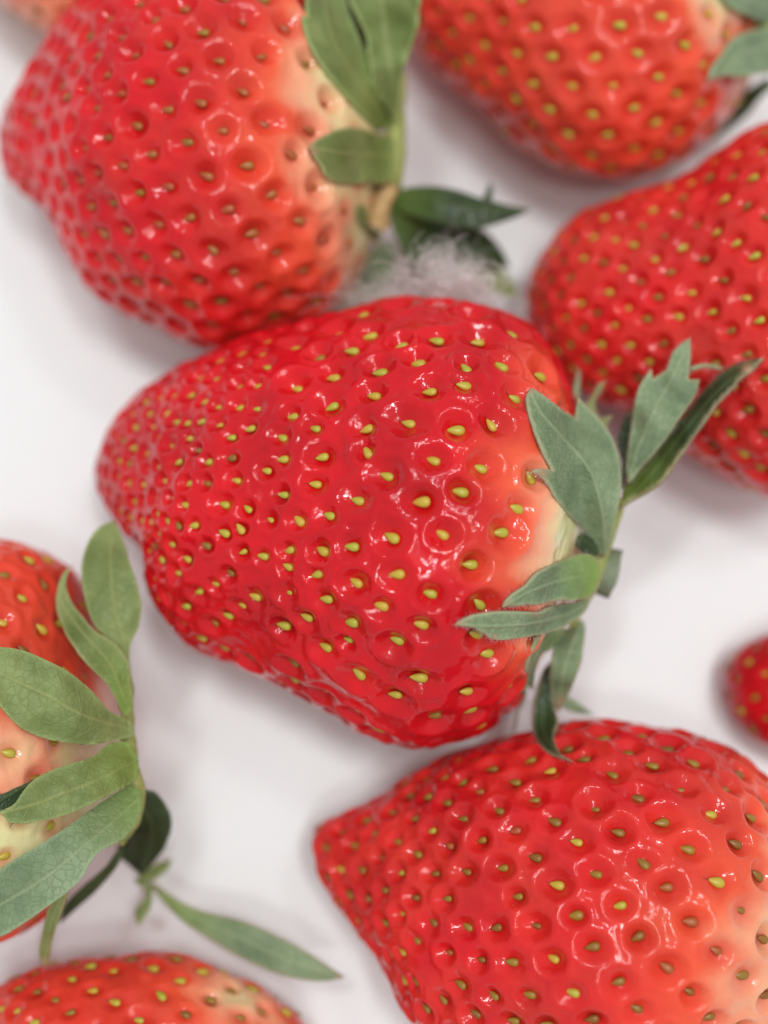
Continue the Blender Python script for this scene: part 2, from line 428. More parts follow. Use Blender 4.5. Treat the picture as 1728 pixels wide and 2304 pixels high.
    for path, wd, dpt in groove:
        G = [hit(dd(p)) for p in path]; G = np.array([q for q in G if q is not None])
        G = np.concatenate([np.linspace(G[i], G[i+1], 12) for i in range(len(G) - 1)])
        dg = np.min(np.linalg.norm(F[:, None, :] - G[None, ::2], axis=-1), 1) if len(F) < 60000 else \
             np.concatenate([np.min(np.linalg.norm(c[:, None, :] - G[None, ::2], axis=-1), 1) for c in np.array_split(F, 40)])
        h -= dpt * np.exp(-(dg / wd) ** 2)
    h = np.maximum(h, -np.maximum(F[:, 2], 0) - 9) 
    F += NN * h[:, None]
    F[:, 2] = np.maximum(F[:, 2], 0.05)
    ripe = ripe_base + tipred * (1 - s_of(F))
    for (px, py, r0, r1) in pale:
        q = hit(dd((px, py)))
        q = end3 if q is None else q
        d = np.linalg.norm(F - q, axis=1)
        streak = vnoise(np.stack([np.arctan2((F - end3) @ inf['pr'], F[:, 2] - inf['zend']) * 9, d * 0.10, d * 0], 1), 1.0, rs + 5) * 1.7
        ripe = np.minimum(ripe, sstep(0, 1, (d + streak - r0) / (r1 - r0)) * (ripe_base + tipred * (1 - s_of(F))))
    B = np.array([*((inf['tip'] + inf['end']) / 2), 0.0])
    F2 = np.concatenate([F, [F[:nA].mean(0)], [F[-nA:].mean(0)]])
    ripe = np.concatenate([ripe, ripe[:1], ripe[-1:]]); halo = np.concatenate([halo, [0, 0]])
    j = np.arange(nA); last = (nT - 1) * nA
    tris = np.concatenate([np.stack([(j + 1) % nA, j, np.full(nA, nT * nA)], 1), np.stack([last + j, last + (j + 1) % nA, np.full(nA, nT * nA + 1)], 1)])
    Qd = grid_quads(nT, nA)
    me = mesh_np('fruit', (F2 - B) * MM, Qd, tris)
    # outward faces
    vol = np.einsum('ij,ij->i', np.cross(F2[Qd[:, 1]] - F2[Qd[:, 0]], F2[Qd[:, 3]] - F2[Qd[:, 0]]), F2[Qd[:, 0]] - F2.mean(0)).sum()
    if vol < 0: me.flip_normals()
    add_attr(me, 'ripe', ripe); add_attr(me, 'halo', halo)
    root = bpy.data.objects.new('strawberry', None); col.objects.link(root)
    root.empty_display_size = 0.01; root.location = B * MM
    root['label'] = label; root['category'] = 'strawberry'; root['group'] = 'strawberries lying on the white tray'
    link('fruit', me, mat or (M_flesh if len(given) else M_flesh_soft), root)
    names = [k for k, _ in seedmix]; pr_ = np.array([w for _, w in seedmix]); pr_ = pr_ / pr_.sum()
    for i in range(len(S)):
        L = (seedlen[0] + (seedlen[1] - seedlen[0]) * sstep(0.1, 0.7, s_of(S[i:i+1]))[0]) * r.uniform(0.86, 1.1)
        if r.random() < 0.10: L *= 0.72
        nrm = SN[i]; x = -ax - nrm * np.dot(-ax, nrm); x = x / (np.linalg.norm(x) + 1e-9)
        y = np.cross(nrm, x); a = r.normal(0, 0.28); x, y = x * math.cos(a) + y * math.sin(a), y * math.cos(a) - x * math.sin(a)
        tl = r.normal(0, 0.10)
        m3 = Matrix(np.stack([x, y, nrm], 1).tolist()) @ Matrix.Rotation(tl, 3, 'Y')
        pos = S[i] + nrm * (-dep[i] * 0.94 + 0.12 * L)
        kind = names[r.choice(len(names), p=pr_)]
        so = link('seed', SEEDS[kind][r.integers(0, 4)], None, root)
        so.matrix_local = Matrix.Translation(Vector((pos - B) * MM)) @ (m3 * L).to_4x4()
    BERRY[key] = dict(root=root, B=B, bvh=bvh, inf=inf, end3=end3, tip3=tip3)
    return root

GIVEN = [(575,788),(513,829),(635,825),(817,791),(900,772),(943,727),(865,733),(797,717),(758,750),(715,805),(803,843),(927,838),(1007,785),(1037,722),(1088,783),(1005,825),(1178,806),(1120,855),(712,870),(628,893),(785,920),(879,906),(989,922),(1068,912),(678,922),(605,941),(552,880),(467,875),(432,908),(497,943),(536,922),(405,945),(357,890),(408,850),(463,812),(785,971),(692,984),(608,990),(497,988),(445,996),(380,996),(310,978),(340,940),(287,920),(936,991),(1046,1007),(830,1024),(677,1043),(572,1015),(440,1042),(400,1043),(1000,1059),(768,1079),(910,1083),(1126,1098),(1097,1152),(957,1153),(844,1160),(757,1181),(706,1112),(640,1124),(606,1067),(579,1122),(530,1097),(478,1087),(688,1190),(618,1190),(515,1142),(480,1152),(565,1203),(520,1195),(616,1226),(678,1243),(762,1262),(856,1242),(1026,1224),(930,1288),(1045,1311),(820,1313),(700,1298),(618,1284),(656,1340),(755,1350),(745,1391),(853,1395),(910,1358),(547,1293),(518,1312),(490,1243),(461,1266),(425,1283),(397,1315),(375,1241),(460,1352),(488,1336),(605,1360),(628,1441),(770,1465),(697,1405),(850,1513),(905,1475),(1012,1503),(943,1560),(1040,1380),(1060,1420),(253,995),(330,1075),(305,1047),(365,1075),(395,1090),(415,1135),(355,1125),(440,1180),(395,1210),(685,760),(632,740),(1157,1030)]

strawberry('hero',
    [(207,1025),(210,995),(222,970),(250,925),(290,880),(350,832),(420,790),(500,757),(600,727),(700,703),(800,682),(900,664),(1000,664),(1080,686),(1150,727),(1200,782),(1240,862),(1268,960),(1284,1080),(1292,1190)],
    [(207,1025),(213,1065),(238,1113),(270,1152),(301,1187),(316,1218),(322,1260),(339,1302),(370,1345),(410,1385),(470,1420),(550,1460),(640,1502),(720,1547),(800,1587),(870,1608),(930,1613),(1000,1601),(1060,1575),(1110,1535),(1145,1475),(1185,1400),(1240,1310),(1280,1240),(1292,1190)],
    'large glossy deep red strawberry with yellow-green seeds, toothed sepals and a cut stem stub',
    kz=0.80, zsil=15, settle=0.6, res=(430, 580), spacing=(1.55, 3.3), pit=(1.06, 0.85), given=GIVEN,
    pale=((1228,1168,0.8,16.5),(1190,840,-5.5,9.0),(1130,1380,-5.0,6.0)), seedlen=(0.82, 1.36), seedmix=(('yellow', 0.9), ('brown', 0.1)), smax=0.88, groove=(([(330,1215),(400,1200),(470,1170),(545,1120),(600,1040)], 1.6, 0.35), ([(480,1420),(560,1380),(650,1380)], 1.4, 0.5)), lump=0.55, rs=1)
strawberry('upper_left',
    [(0,320),(2,280),(20,240),(60,188),(100,130),(160,62),(240,0),(330,-48),(450,-72),(560,-62),(660,-20),(745,60),(800,160),(832,280),(842,390)],
    [(0,320),(2,350),(12,390),(42,425),(90,457),(122,503),(148,560),(190,612),(260,657),(340,697),(410,727),(470,745),(540,735),(620,712),(700,682),(755,622),(788,560),(812,490),(835,430),(842,390)],
    'light red strawberry with deep russet seed pits, a broad cream shoulder and long upright sepals',
    kz=0.80, zsil=12, spacing=(2.3, 3.7), pit=(1.0, 0.82), pale=((785,310,1.5,18.0),(725,190,0.0,12.0),(780,500,0.5,12.0)), tipred=0.28,
    seedmix=(('red', 0.85), ('brown', 0.15)), seedlen=(0.95, 1.25), ripe_base=0.72, rs=2)
strawberry('upper_right',
    [(800,-90),(830,-150),(900,-215),(1000,-270),(1150,-310),(1300,-320),(1450,-285),(1570,-200),(1640,-80),(1665,70)],
    [(800,-90),(820,-30),(860,40),(905,102),(960,152),(1030,212),(1100,272),(1180,327),(1260,357),(1340,366),(1420,352),(1490,316),(1550,266),(1605,195),(1645,130),(1665,70)],
    'orange-red strawberry with evenly spaced yellow seeds, its pale shoulder tucked under green sepals',
    kz=0.76, zsil=11, spacing=(2.7, 3.7), pit=(1.04, 0.62), pale=((1650,100,0.5,10.0),(1560,-10,-1.0,10.0)), ripe_base=0.55, tipred=0.2, rs=3)
strawberry('right',
    [(1138,650),(1142,615),(1157,585),(1192,538),(1240,487),(1300,447),(1360,426),(1420,410),(1480,387),(1540,347),(1600,312),(1660,288),(1740,278),(1820,310),(1890,400),(1935,530),(1950,680)],
    [(1138,650),(1140,690),(1160,740),(1192,792),(1240,832),(1300,862),(1360,892),(1420,932),(1480,972),(1530,1002),(1590,1032),(1660,1056),(1740,1060),(1830,1015),(1900,920),(1940,800),(1950,680)],
    'plump red strawberry with a blunt rounded tip pointing at the lint, partly behind toothed sepals',
    kz=0.76, zsil=12, spacing=(2.2, 3.2), pit=(1.0, 0.70), pale=((1920,680,1.0,9.0),), seedmix=(('yellow', 0.5), ('brown', 0.5)), ripe_base=0.82, rs=4)
strawberry('far_right',
    [(1562,1470),(1566,1440),(1585,1411),(1620,1386),(1660,1366),(1730,1346),(1810,1350),(1880,1400),(1910,1500)],
    [(1562,1470),(1568,1510),(1580,1540),(1606,1576),(1640,1606),(1680,1628),(1750,1645),(1840,1620),(1890,1560),(1910,1500)],
    'small crimson strawberry of which only the rounded seed-dotted tip is in view',
    kz=0.85, zsil=8, spacing=(2.2, 2.8), pit=(0.95, 0.35), seedmix=(('yellow', 0.5), ('brown', 0.5)), res=(120, 160), rs=5)
strawberry('lower_right',
    [(674,1822),(676,1797),(689,1775),(730,1754),(800,1726),(850,1691),(900,1661),(960,1631),(1030,1606),(1120,1588),(1200,1574),(1300,1565),(1400,1570),(1480,1582),(1560,1612),(1620,1652),(1680,1715),(1730,1800),(1760,1910),(1770,2040)],
    [(674,1822),(675,1852),(688,1895),(712,1938),(750,2000),(790,2052),(830,2112),(870,2172),(910,2228),(970,2295),(1070,2375),(1200,2430),(1350,2440),(1500,2400),(1620,2320),(1710,2210),(1755,2120),(1770,2040)],
    'long red strawberry fading to salmon at its shoulder with brown-green seeds in ringed pits',
    kz=0.74, zsil=14, spacing=(2.3, 3.6), pit=(1.04, 0.80), pale=((1725,2060,-2.0,18.5),(1700,1840,-6.0,12.5)),
    seedmix=(('brown', 0.75), ('red', 0.12), ('yellow', 0.13)), res=(330, 450), seedlen=(0.95, 1.3), ripe_base=0.84, rs=6)
strawberry('left',
    [(-430,1640),(-425,1560),(-380,1440),(-280,1300),(-140,1205),(-60,1175),(0,1165),(50,1174),(100,1194),(140,1222),(170,1270),(195,1350),(225,1440),(250,1540),(262,1640)],
    [(-430,1640),(-430,1740),(-390,1850),(-300,1970),(-150,2050),(-60,2058),(0,2040),(50,2010),(100,1965),(150,1915),(200,1850),(235,1780),(255,1710),(262,1640)],
    'pale-shouldered orange strawberry covered by a fan of broad olive green sepals',
    kz=0.74, zsil=13, spacing=(2.4, 3.3), pit=(0.9, 0.5), pale=((200,1690,1.5,14.0),(60,1850,1.0,13.0),(20,1640,-4.0,9.0)), seedmix=(('yellow', 0.5), ('brown', 0.5)), ripe_base=0.58, rs=7)
strawberry('lower_left',
    [(-110,2330),(-105,2270),(-70,2195),(0,2132),(60,2102),(120,2082),(200,2069),(300,2062),(380,2066),(450,2082),(520,2110),(580,2142),(635,2186),(670,2240),(690,2320),(695,2380)],
    [(-110,2330),(-105,2420),(-60,2520),(40,2600),(200,2660),(380,2660),(530,2610),(630,2520),(685,2440),(695,2380)],
    'red strawberry with an orange flank beside the drooping long narrow sepal',
    kz=0.72, zsil=10, spacing=(2.3, 3.0), pit=(0.95, 0.45), pale=((520,2150,-4.0,9.0),), seedmix=(('yellow', 0.5), ('brown', 0.5)), res=(200, 260), ripe_base=0.72, rs=8)
strawberry('top_left',
    [(-160,-330),(-150,-400),(-90,-500),(20,-560),(160,-570),(290,-500),(360,-390),(370,-300)],
    [(-160,-330),(-150,-220),(-100,-110),(-40,-40),(20,10),(68,36),(115,54),(156,61),(208,44),(260,0),(310,-80),(350,-180),(370,-300)],
    'unripe peach-coloured strawberry just visible past the light red one',
    kz=0.76, zsil=10, spacing=(2.4, 3.0), pit=(0.95, 0.35), seedmix=(('brown', 0.6), ('yellow', 0.4)), res=(150, 200), ripe_base=0.30, rs=9)

# ------------------------------------------------------------------ sepals
def poly_project(Q, poly):
    """signed distance and position along a polyline for points Q (2-D)"""
    best = np.full(len(Q), 1e18); tt = np.zeros(len(Q)); sd = np.zeros(len(Q)); acc = 0.0
    for a, b in zip(poly[:-1], poly[1:]):
        e = b - a; L = np.linalg.norm(e) + 1e-9; u = np.clip(((Q - a) @ e) / L ** 2, 0, 1)
        d = Q - (a + u[:, None] * e); dist = np.linalg.norm(d, axis=1)
        m = dist < best; best[m] = dist[m]; tt[m] = acc + u[m] * L
        cr = e[0] * d[:, 1] - e[1] * d[:, 0]; sd[m] = (np.sign(cr) * dist)[m]; acc += L
    return tt / acc, sd, acc
HAIRS = []
def poly_mid(p, poly):
    return poly[np.argmin(((poly - p) ** 2).sum(1))]
def sepal(key, fr, outline, midrib, z, mat=None, fold=0.0, cup=0.0, tilt=0.0, curl=0.0, dry=(), yel=0.0, clear=(), name='sepal', thick=0.28, wave=0.55, parent=None, rs=0, gap=0.45):
    b = BERRY[key]; px = 26.0
    O = spline([fr(p) for p in outline], 6, closed=True)
    keep = [O[0]]
    for p in O[1:]:
        if np.linalg.norm(p - keep[-1]) > 3.0: keep.append(p)
    O = np.array(keep)
    Mr = spline([fr(p) for p in midrib], 8)
    lo = O.min(0); hi = O.max(0); st = max(6.0, math.sqrt((hi[0]-lo[0]) * (hi[1]-lo[1])) / 42)
    gx, gy = np.meshgrid(np.arange(lo[0], hi[0], st), np.arange(lo[1], hi[1], st)); gx[::2] += st / 2
    G = np.stack([gx.ravel(), gy.ravel()], 1)
    ins = np.zeros(len(G), bool); x1, y1 = O[-1]
    for x2, y2 in O:
        c = (y1 > G[:, 1]) != (y2 > G[:, 1]); ins ^= c & (G[:, 0] < (x2 - x1) * (G[:, 1] - y1) / (y2 - y1 + 1e-12) + x1); x1, y1 = x2, y2
    G = G[ins]
    if len(G):
        _, sd, _ = poly_project(G, np.concatenate([O, O[:1]])); G = G[np.abs(sd) > st * 0.55]
    pts = [Vector(p) for p in np.concatenate([O, G])] if len(G) else [Vector(p) for p in O]
    r = delaunay_2d_cdt(pts, [], [list(range(len(O)))], 1, 1e-3)
    Q = np.array([tuple(v) for v in r[0]]); T = np.array([f for f in r[2] if len(f) == 3])
    t, sd, Lp = poly_project(Q, Mr); dmm = sd / px
    zk = np.array(z, float); zz = np.interp(t, np.linspace(0, 1, len(zk)), zk)
    zz = zz + fold * np.abs(dmm) + cup * dmm ** 2 + tilt * dmm + curl * np.maximum(t - 0.6, 0) ** 2
    q3 = np.stack([Q[:, 0] / px, Q[:, 1] / px, np.zeros(len(Q)) + rs * 3.7], 1)
    zz = zz + wave * vnoise(q3, 1 / 2.6, 31 + rs) + wave * 0.4 * vnoise(q3, 1 / 1.1, 57 + rs)
    V = np.array([at(q[0], q[1], h) for q, h in zip(Q, zz)])
    for ck in clear:
        bv = BERRY[ck]['bvh']; o3 = Vector(CAM)
        for i in range(len(V)):
            d = Vector(V[i]) - o3; L = d.length; d.normalize()
            h = bv.ray_cast(o3, d)
            if h[0] is not None and (h[0] - o3).length - gap < L: V[i] = np.array(o3 + d * ((h[0] - o3).length - gap))
    if clear:                                                   # relax what was pushed out
        nb = [[] for _ in V]
        for f in T:
            for a in range(3): nb[f[a]] += [f[(a+1) % 3], f[(a+2) % 3]]
        dep = np.linalg.norm(V - CAM, axis=1); dirs = (V - CAM) / dep[:, None]; d0 = dep.copy()
        for _ in range(10):
            dep = np.minimum(d0, np.array([0.4 * dep[i] + 0.6 * np.mean(dep[nb[i]]) if nb[i] else dep[i] for i in range(len(V))]))
        V = CAM + dirs * dep[:, None]
    V[:, 2] = np.maximum(V[:, 2], 0.5)
    if key == 'hero':                                           # fine hairs along the margin
        for i in range(0, len(O)):
            k = np.argmin(((Q - O[i]) ** 2).sum(1)); ci = Q.mean(0); out = O[i] - poly_mid(O[i], Mr); out = out / (np.linalg.norm(out) + 1e-9)
            for _ in range(2):
                a = np.array([out[0], -out[1], random.uniform(-0.3, 0.7)]) + np.array([random.gauss(0, 0.35) for _ in range(3)])
                ln = random.uniform(0.12, 0.38); p0 = V[k] - [0, 0, 0.1]
                HAIRS.append((np.array([p0, p0 + a * ln * 0.5, p0 + a * ln + [0, 0, random.gauss(0, 0.1)]]), 0.008))
    fn = np.cross(V[T[:, 1]] - V[T[:, 0]], V[T[:, 2]] - V[T[:, 0]])
    flip = ((CAM - V[T[:, 0]]) * fn).sum(1) < 0; T[flip] = T[flip][:, ::-1]
    me = mesh_np(name, (V - b['B']) * MM, None, T)
    dv = np.zeros(len(Q))
    for (x, y, rad) in dry:
        c = np.array(fr((x, y))); dv = np.maximum(dv, np.exp(-(np.linalg.norm(Q - c, axis=1) / rad) ** 2))
    _, se, _ = poly_project(Q, np.concatenate([O, O[:1]]))
    if dry:                                                     # papery brown margin
        dv = np.maximum(dv, 0.45 * np.exp(-(np.abs(se) / 3.0) ** 2))
    add_attr(me, 'rim', np.exp(-(np.abs(se) / 3.5) ** 2))
    add_attr(me, 'vt', t * Lp / px); add_attr(me, 'vd', dmm); add_attr(me, 'dry', dv)
    add_attr(me, 'yel', np.clip(yel * (1 - t * 2.2), 0, 1))
    o = link(name, me, mat or M_leaf, parent or b.get('calyx') or b['root'])
    sol = o.modifiers.new('thickness', 'SOLIDIFY'); sol.thickness = thick * MM; sol.offset = -1
    return o

def calyx(key, path, radii, z=None, mat=None, squash=0.8, name='calyx'):
    """green collar where the sepals meet: a lumpy body swept along picture points"""
    b = BERRY[key]; P = [at(*p[:2], p[2]) for p in path]; P = spline(P, 6, sharp=179)
    R = np.interp(np.linspace(0, 1, len(P)), np.linspace(0, 1, len(radii)), radii)
    return sweep(key, P, R, mat or M_calyx, name)
def sweep(key, P, R, mat, name, n=14, cap=True, parent=None, lump=0.12):
    b = BERRY[key]; V = []; 
    for i in range(len(P)):
        t = P[min(i+1, len(P)-1)] - P[max(i-1, 0)]; t = t / np.linalg.norm(t)
        u = np.cross(t, [0, 0.3, 1.0]); u /= np.linalg.norm(u); w = np.cross(u, t)
        for j in range(n):
            a = 2 * math.pi * j / n; V.append(P[i] + R[i] * (u * math.cos(a) + w * math.sin(a)))
    V = np.array(V); V = V + lump * np.stack([vnoise(V, 1 / 0.9, k) for k in (3, 4, 5)], 1)
    V = np.concatenate([V, [P[0]], [P[-1]]]); m = len(P) * n; j = np.arange(n)
    tr = np.concatenate([np.stack([j, (j+1) % n, np.full(n, m)], 1), np.stack([m - n + (j+1) % n, m - n + j, np.full(n, m + 1)], 1)])
    me = mesh_np(name, (V - b['B']) * MM, grid_quads(len(P), n), tr)
    o = link(name, me, mat, parent or b['root'])
    return o

def src(p): return p
# --- hero calyx
b = BERRY['hero']
b['calyx'] = calyx('hero', [(*C3((838, 850)), 19.5), (*C3((815, 940)), 18.6), (*C3((762, 1060)), 17.6), (*C3((708, 1180)), 17.0), (*C3((662, 1290)), 16.4), (*C3((630, 1380)), 15.6), (*C3((590, 1480)), 14.5)], [0.3, 0.4, 0.55, 0.85, 0.85, 0.5, 0.3])
P = spline([at(*C3((700, 1195)), 15.4), at(*C3((755, 1208)), 15.4), at(*C3((806, 1222)), 15.4)], 5)
st = sweep('hero', np.concatenate([P, P[-1:] + (P[-1] - P[-2]) * 0.02]), np.concatenate([np.linspace(1.95, 2.1, 11), [2.0]]), M_stem, 'stem', n=20, lump=0.16)
st.data.shade_smooth(); st.modifiers.new('edges', 'EDGE_SPLIT').split_angle = math.radians(40)
H = dict(key='hero', fr=C3)
sepal(**H, outline=[(745,1140),(715,1105),(690,1060),(640,1000),(560,910),(510,840),(475,775),(440,738),(405,714),(375,718),(410,698),(450,696),(492,702),(450,620),(410,520),(380,430),(365,350),(378,300),(400,298),(470,345),(540,400),(607,442),(618,335),(670,390),(730,450),(780,520),(815,600),(835,700),(835,800),(815,920),(790,1030),(772,1110)],
      midrib=[(757,1130),(745,960),(715,800),(680,710),(610,610),(520,510),(440,415),(385,310)], z=(18.5,23,25,25.5,24.5), fold=-0.65, cup=-0.03, clear=('hero',), dry=((375,715,16),(440,720,14),(385,305,10),(618,338,8)), rs=1, gap=0.7)
sepal(**H, outline=[(858,770),(862,640),(885,500),(900,380),(930,280),(985,195),(995,252),(1060,200),(1090,120),(1130,75),(1180,42),(1180,140),(1170,252),(1225,250),(1210,320),(1180,370),(1130,440),(1080,520),(1000,620),(930,700),(880,760)],
      midrib=[(865,765),(930,560),(1020,360),(1110,200),(1178,48)], z=(19.5,21,22,22.5,22.5), cup=-0.05, dry=((1180,45,9),(985,198,6),(1215,330,6)), rs=2)
sepal(**H, outline=[(838,890),(842,800),(870,750),(950,680),(1020,590),(1090,500),(1160,410),(1240,310),(1330,220),(1420,165),(1540,142),(1490,195),(1430,240),(1390,290),(1310,370),(1240,470),(1170,570),(1090,680),(1020,770),(940,820),(870,860)],
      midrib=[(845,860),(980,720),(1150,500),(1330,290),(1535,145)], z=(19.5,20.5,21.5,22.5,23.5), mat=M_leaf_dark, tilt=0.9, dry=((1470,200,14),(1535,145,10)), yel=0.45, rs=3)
sepal(**H, outline=[(1178,188),(1250,172),(1352,190),(1330,202),(1250,192),(1178,212)], midrib=[(1178,200),(1260,183),(1350,192)], z=(22,22,21.5), rs=4, dry=((1345,192,12),))
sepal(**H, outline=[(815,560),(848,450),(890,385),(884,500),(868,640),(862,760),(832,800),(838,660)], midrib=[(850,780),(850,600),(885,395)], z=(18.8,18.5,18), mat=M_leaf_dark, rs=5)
sepal(**H, outline=[(700,445),(668,400),(662,375),(690,330),(720,280),(762,252),(742,300),(708,350),(705,395),(730,450),(792,428),(770,470),(768,540),(800,600),(800,640),(740,560)], midrib=[(790,620),(720,470),(680,380),(758,255)], z=(19,18,17.5,17.5), rs=6, dry=((755,258,12),(790,430,8)), mat=M_leaf_warm)
sepal(**H, outline=[(612,345),(600,300),(618,190),(632,230),(628,340)], midrib=[(615,345),(618,195)], z=(17,17), rs=7, dry=((618,195,22),))
sepal(**H, outline=[(725,1250),(728,1170),(690,1128),(640,1118),(560,1143),(480,1180),(410,1220),(365,1272),(310,1310),(268,1345),(240,1388),(300,1380),(360,1375),(430,1370),(520,1350),(610,1350),(680,1330),(712,1290)],
      midrib=[(722,1240),(620,1230),(480,1270),(360,1320),(245,1385)], z=(19.5,23,24,23.5,22), cup=-0.12, clear=('hero',), yel=0.85, dry=((245,1385,18),), rs=8, gap=0.6)
sepal(**H, outline=[(0,1472),(50,1445),(100,1425),(200,1410),(300,1408),(400,1412),(440,1408),(470,1390),(540,1370),(620,1358),(680,1340),(672,1380),(640,1425),(590,1455),(540,1490),(440,1520),(320,1540),(200,1547),(150,1515),(100,1490),(40,1480)],
      midrib=[(675,1360),(560,1420),(400,1465),(200,1480),(5,1472)], z=(18,21,22,22,21), tilt=0.35, fold=-0.1, clear=('hero',), dry=((5,1472,26),(410,1400,12),(200,1545,10)), rs=9, gap=1.0)
sepal(**H, outline=[(590,1480),(625,1455),(648,1450),(657,1500),(645,1600),(640,1650),(600,1760),(560,1850),(520,1908),(490,1850),(480,1760),(485,1660),(500,1580),(530,1510)],
      midrib=[(630,1460),(580,1600),(540,1750),(522,1900)], z=(15,17,16,13), fold=-0.5, dry=((522,1895,18),(530,1840,8)), rs=10)
sepal(**H, outline=[(560,1490),(520,1560),(480,1600),(440,1620),(410,1700),(398,1800),(385,1790),(370,1770),(355,1850),(330,1900),(318,1960),(300,2015),(308,1950),(325,1880),(350,1760),(370,1660),(400,1580),(430,1525),(520,1480)],
      midrib=[(545,1490),(440,1580),(380,1720),(303,2010)], z=(15,15.5,13,9), yel=0.35, dry=((303,2005,26),), rs=11, mat=M_leaf, clear=('hero',))
sepal(**H, outline=[(500,1640),(495,1800),(502,1880),(518,1950),(500,2040),(530,2110),(592,2152),(530,2132),(450,2090),(410,2030),(395,1970),(400,1880),(420,1790),(455,1690)],
      midrib=[(490,1650),(450,1850),(455,2030),(588,2150)], z=(13.5,13,15,19), mat=M_leaf_dark, fold=0.5, dry=((585,2148,14),), rs=12, clear=('lower_right',))
sepal(**H, outline=[(555,1820),(620,1858),(702,1922),(620,1912),(555,1890)], midrib=[(550,1850),(620,1885),(700,1920)], z=(11,10,9), rs=13)
sepal(**H, outline=[(640,1010),(700,1050),(730,1110),(700,1130),(640,1110),(620,1060)], midrib=[(735,1115),(630,1040)], z=(18.5,20.5), mat=M_leaf_dark, clear=('hero',), rs=14, gap=0.35)

# --- upper-left calyx
b = BERRY['upper_left']
b['calyx'] = calyx('upper_left', [(*C4((775, 430)), 15.5), (*C4((752, 620)), 15), (*C4((735, 800)), 14.5), (*C4((722, 950)), 14), (*C4((700, 1080)), 13), (*C4((640, 1180)), 12)], [0.45, 0.7, 1.0, 1.1, 1.1, 0.6])
H = dict(key='upper_left', fr=C4)
sepal(**H, outline=[(715,730),(640,752),(560,660),(450,540),(360,430),(290,330),(235,220),(210,130),(205,88),(235,98),(228,0),(250,-120),(330,-230),(420,-130),(470,60),(520,190),(570,310),(600,420),(650,530),(712,660)],
      midrib=[(705,715),(560,500),(420,300),(340,60),(330,-220)], z=(15,20,22,22,22), fold=-0.25, clear=('upper_left',), mat=M_leaf_warm, rs=21, yel=0.4, gap=0.8)
sepal(**H, outline=[(735,720),(690,620),(655,560),(612,450),(590,330),(575,200),(520,80),(480,0),(500,-150),(640,-260),(820,-180),(872,-60),(875,60),(850,200),(800,350),(772,450),(758,620),(748,710)],
      midrib=[(742,700),(715,400),(680,200),(640,-250)], z=(15.5,20,21.5,22), fold=0.5, clear=('upper_left',), mat=M_leaf_warm, rs=22, gap=1.2)
sepal(**H, outline=[(500,240),(440,60),(400,-100),(520,-170),(600,60),(640,330),(680,560),(700,650),(580,470)], midrib=[(690,640),(560,300),(460,-120)], z=(14.5,16,17), mat=M_leaf_dark, clear=('upper_left',), rs=23, gap=0.3)  # added behind the two above; its dark colour stands in for the shaded gap
sepal(**H, outline=[(735,800),(690,770),(620,762),(540,735),(440,735),(350,770),(270,815),(243,850),(280,910),(310,950),(340,1010),(400,1050),(480,1058),(570,1050),(680,1052),(728,1010),(738,900)],
      midrib=[(725,900),(600,890),(450,880),(250,850)], z=(16,19.5,20,19), cup=-0.10, clear=('upper_left',), mat=M_leaf_warm, yel=0.3, dry=((260,870,14),), rs=24, gap=0.7)
sepal(**H, outline=[(690,1140),(760,1090),(860,1070),(980,1070),(1090,1090),(1180,1120),(1238,1142),(1285,1042),(1300,1100),(1292,1152),(1400,1182),(1515,1200),(1440,1245),(1340,1280),(1220,1310),(1080,1300),(920,1260),(780,1220),(700,1200)],
      midrib=[(700,1165),(900,1150),(1150,1190),(1510,1200)], z=(12.5,14,14,13), mat=M_leaf_dark, fold=-0.4, yel=0.35, rs=25)
sepal(**H, outline=[(700,1190),(780,1210),(920,1250),(1080,1290),(1215,1305),(1300,1370),(1360,1450),(1398,1535),(1300,1535),(1200,1522),(1120,1560),(1010,1650),(900,1600),(800,1480),(740,1350),(700,1240)],
      midrib=[(705,1205),(900,1330),(1150,1440),(1390,1530)], z=(12,10.5,10,8), mat=M_leaf_dark, fold=-0.35, yel=0.3, rs=26)
sepal(**H, outline=[(1150,1515),(1300,1530),(1370,1560),(1420,1640),(1442,1702),(1340,1692),(1270,1650),(1190,1590)], midrib=[(1150,1530),(1290,1600),(1438,1700)], z=(8,7,6), mat=M_leaf_warm, rs=27)
sepal(**H, outline=[(510,1185),(540,1170),(570,1190),(600,1300),(662,1330),(642,1412),(590,1360),(522,1270)], midrib=[(530,1180),(580,1310),(642,1405)], z=(14,13,11), mat=M_leaf_warm, clear=('upper_left',), rs=28, dry=((640,1405,10),))
sepal(**H, outline=[(330,1815),(450,1700),(560,1560),(600,1440),(700,1380),(740,1480),(720,1600),(640,1720),(560,1810),(440,1830)], midrib=[(690,1400),(600,1620),(340,1812)], z=(9,6,4), mat=M_leaf, rs=29)
sweep('upper_left', spline([at(*C4((715, 1060)), 14.5), at(*C4((665, 1160)), 14.3), at(*C4((635, 1300)), 13.2)], 5), np.linspace(0.75, 1.1, 11), M_dry, 'stem', n=12, lump=0.35)

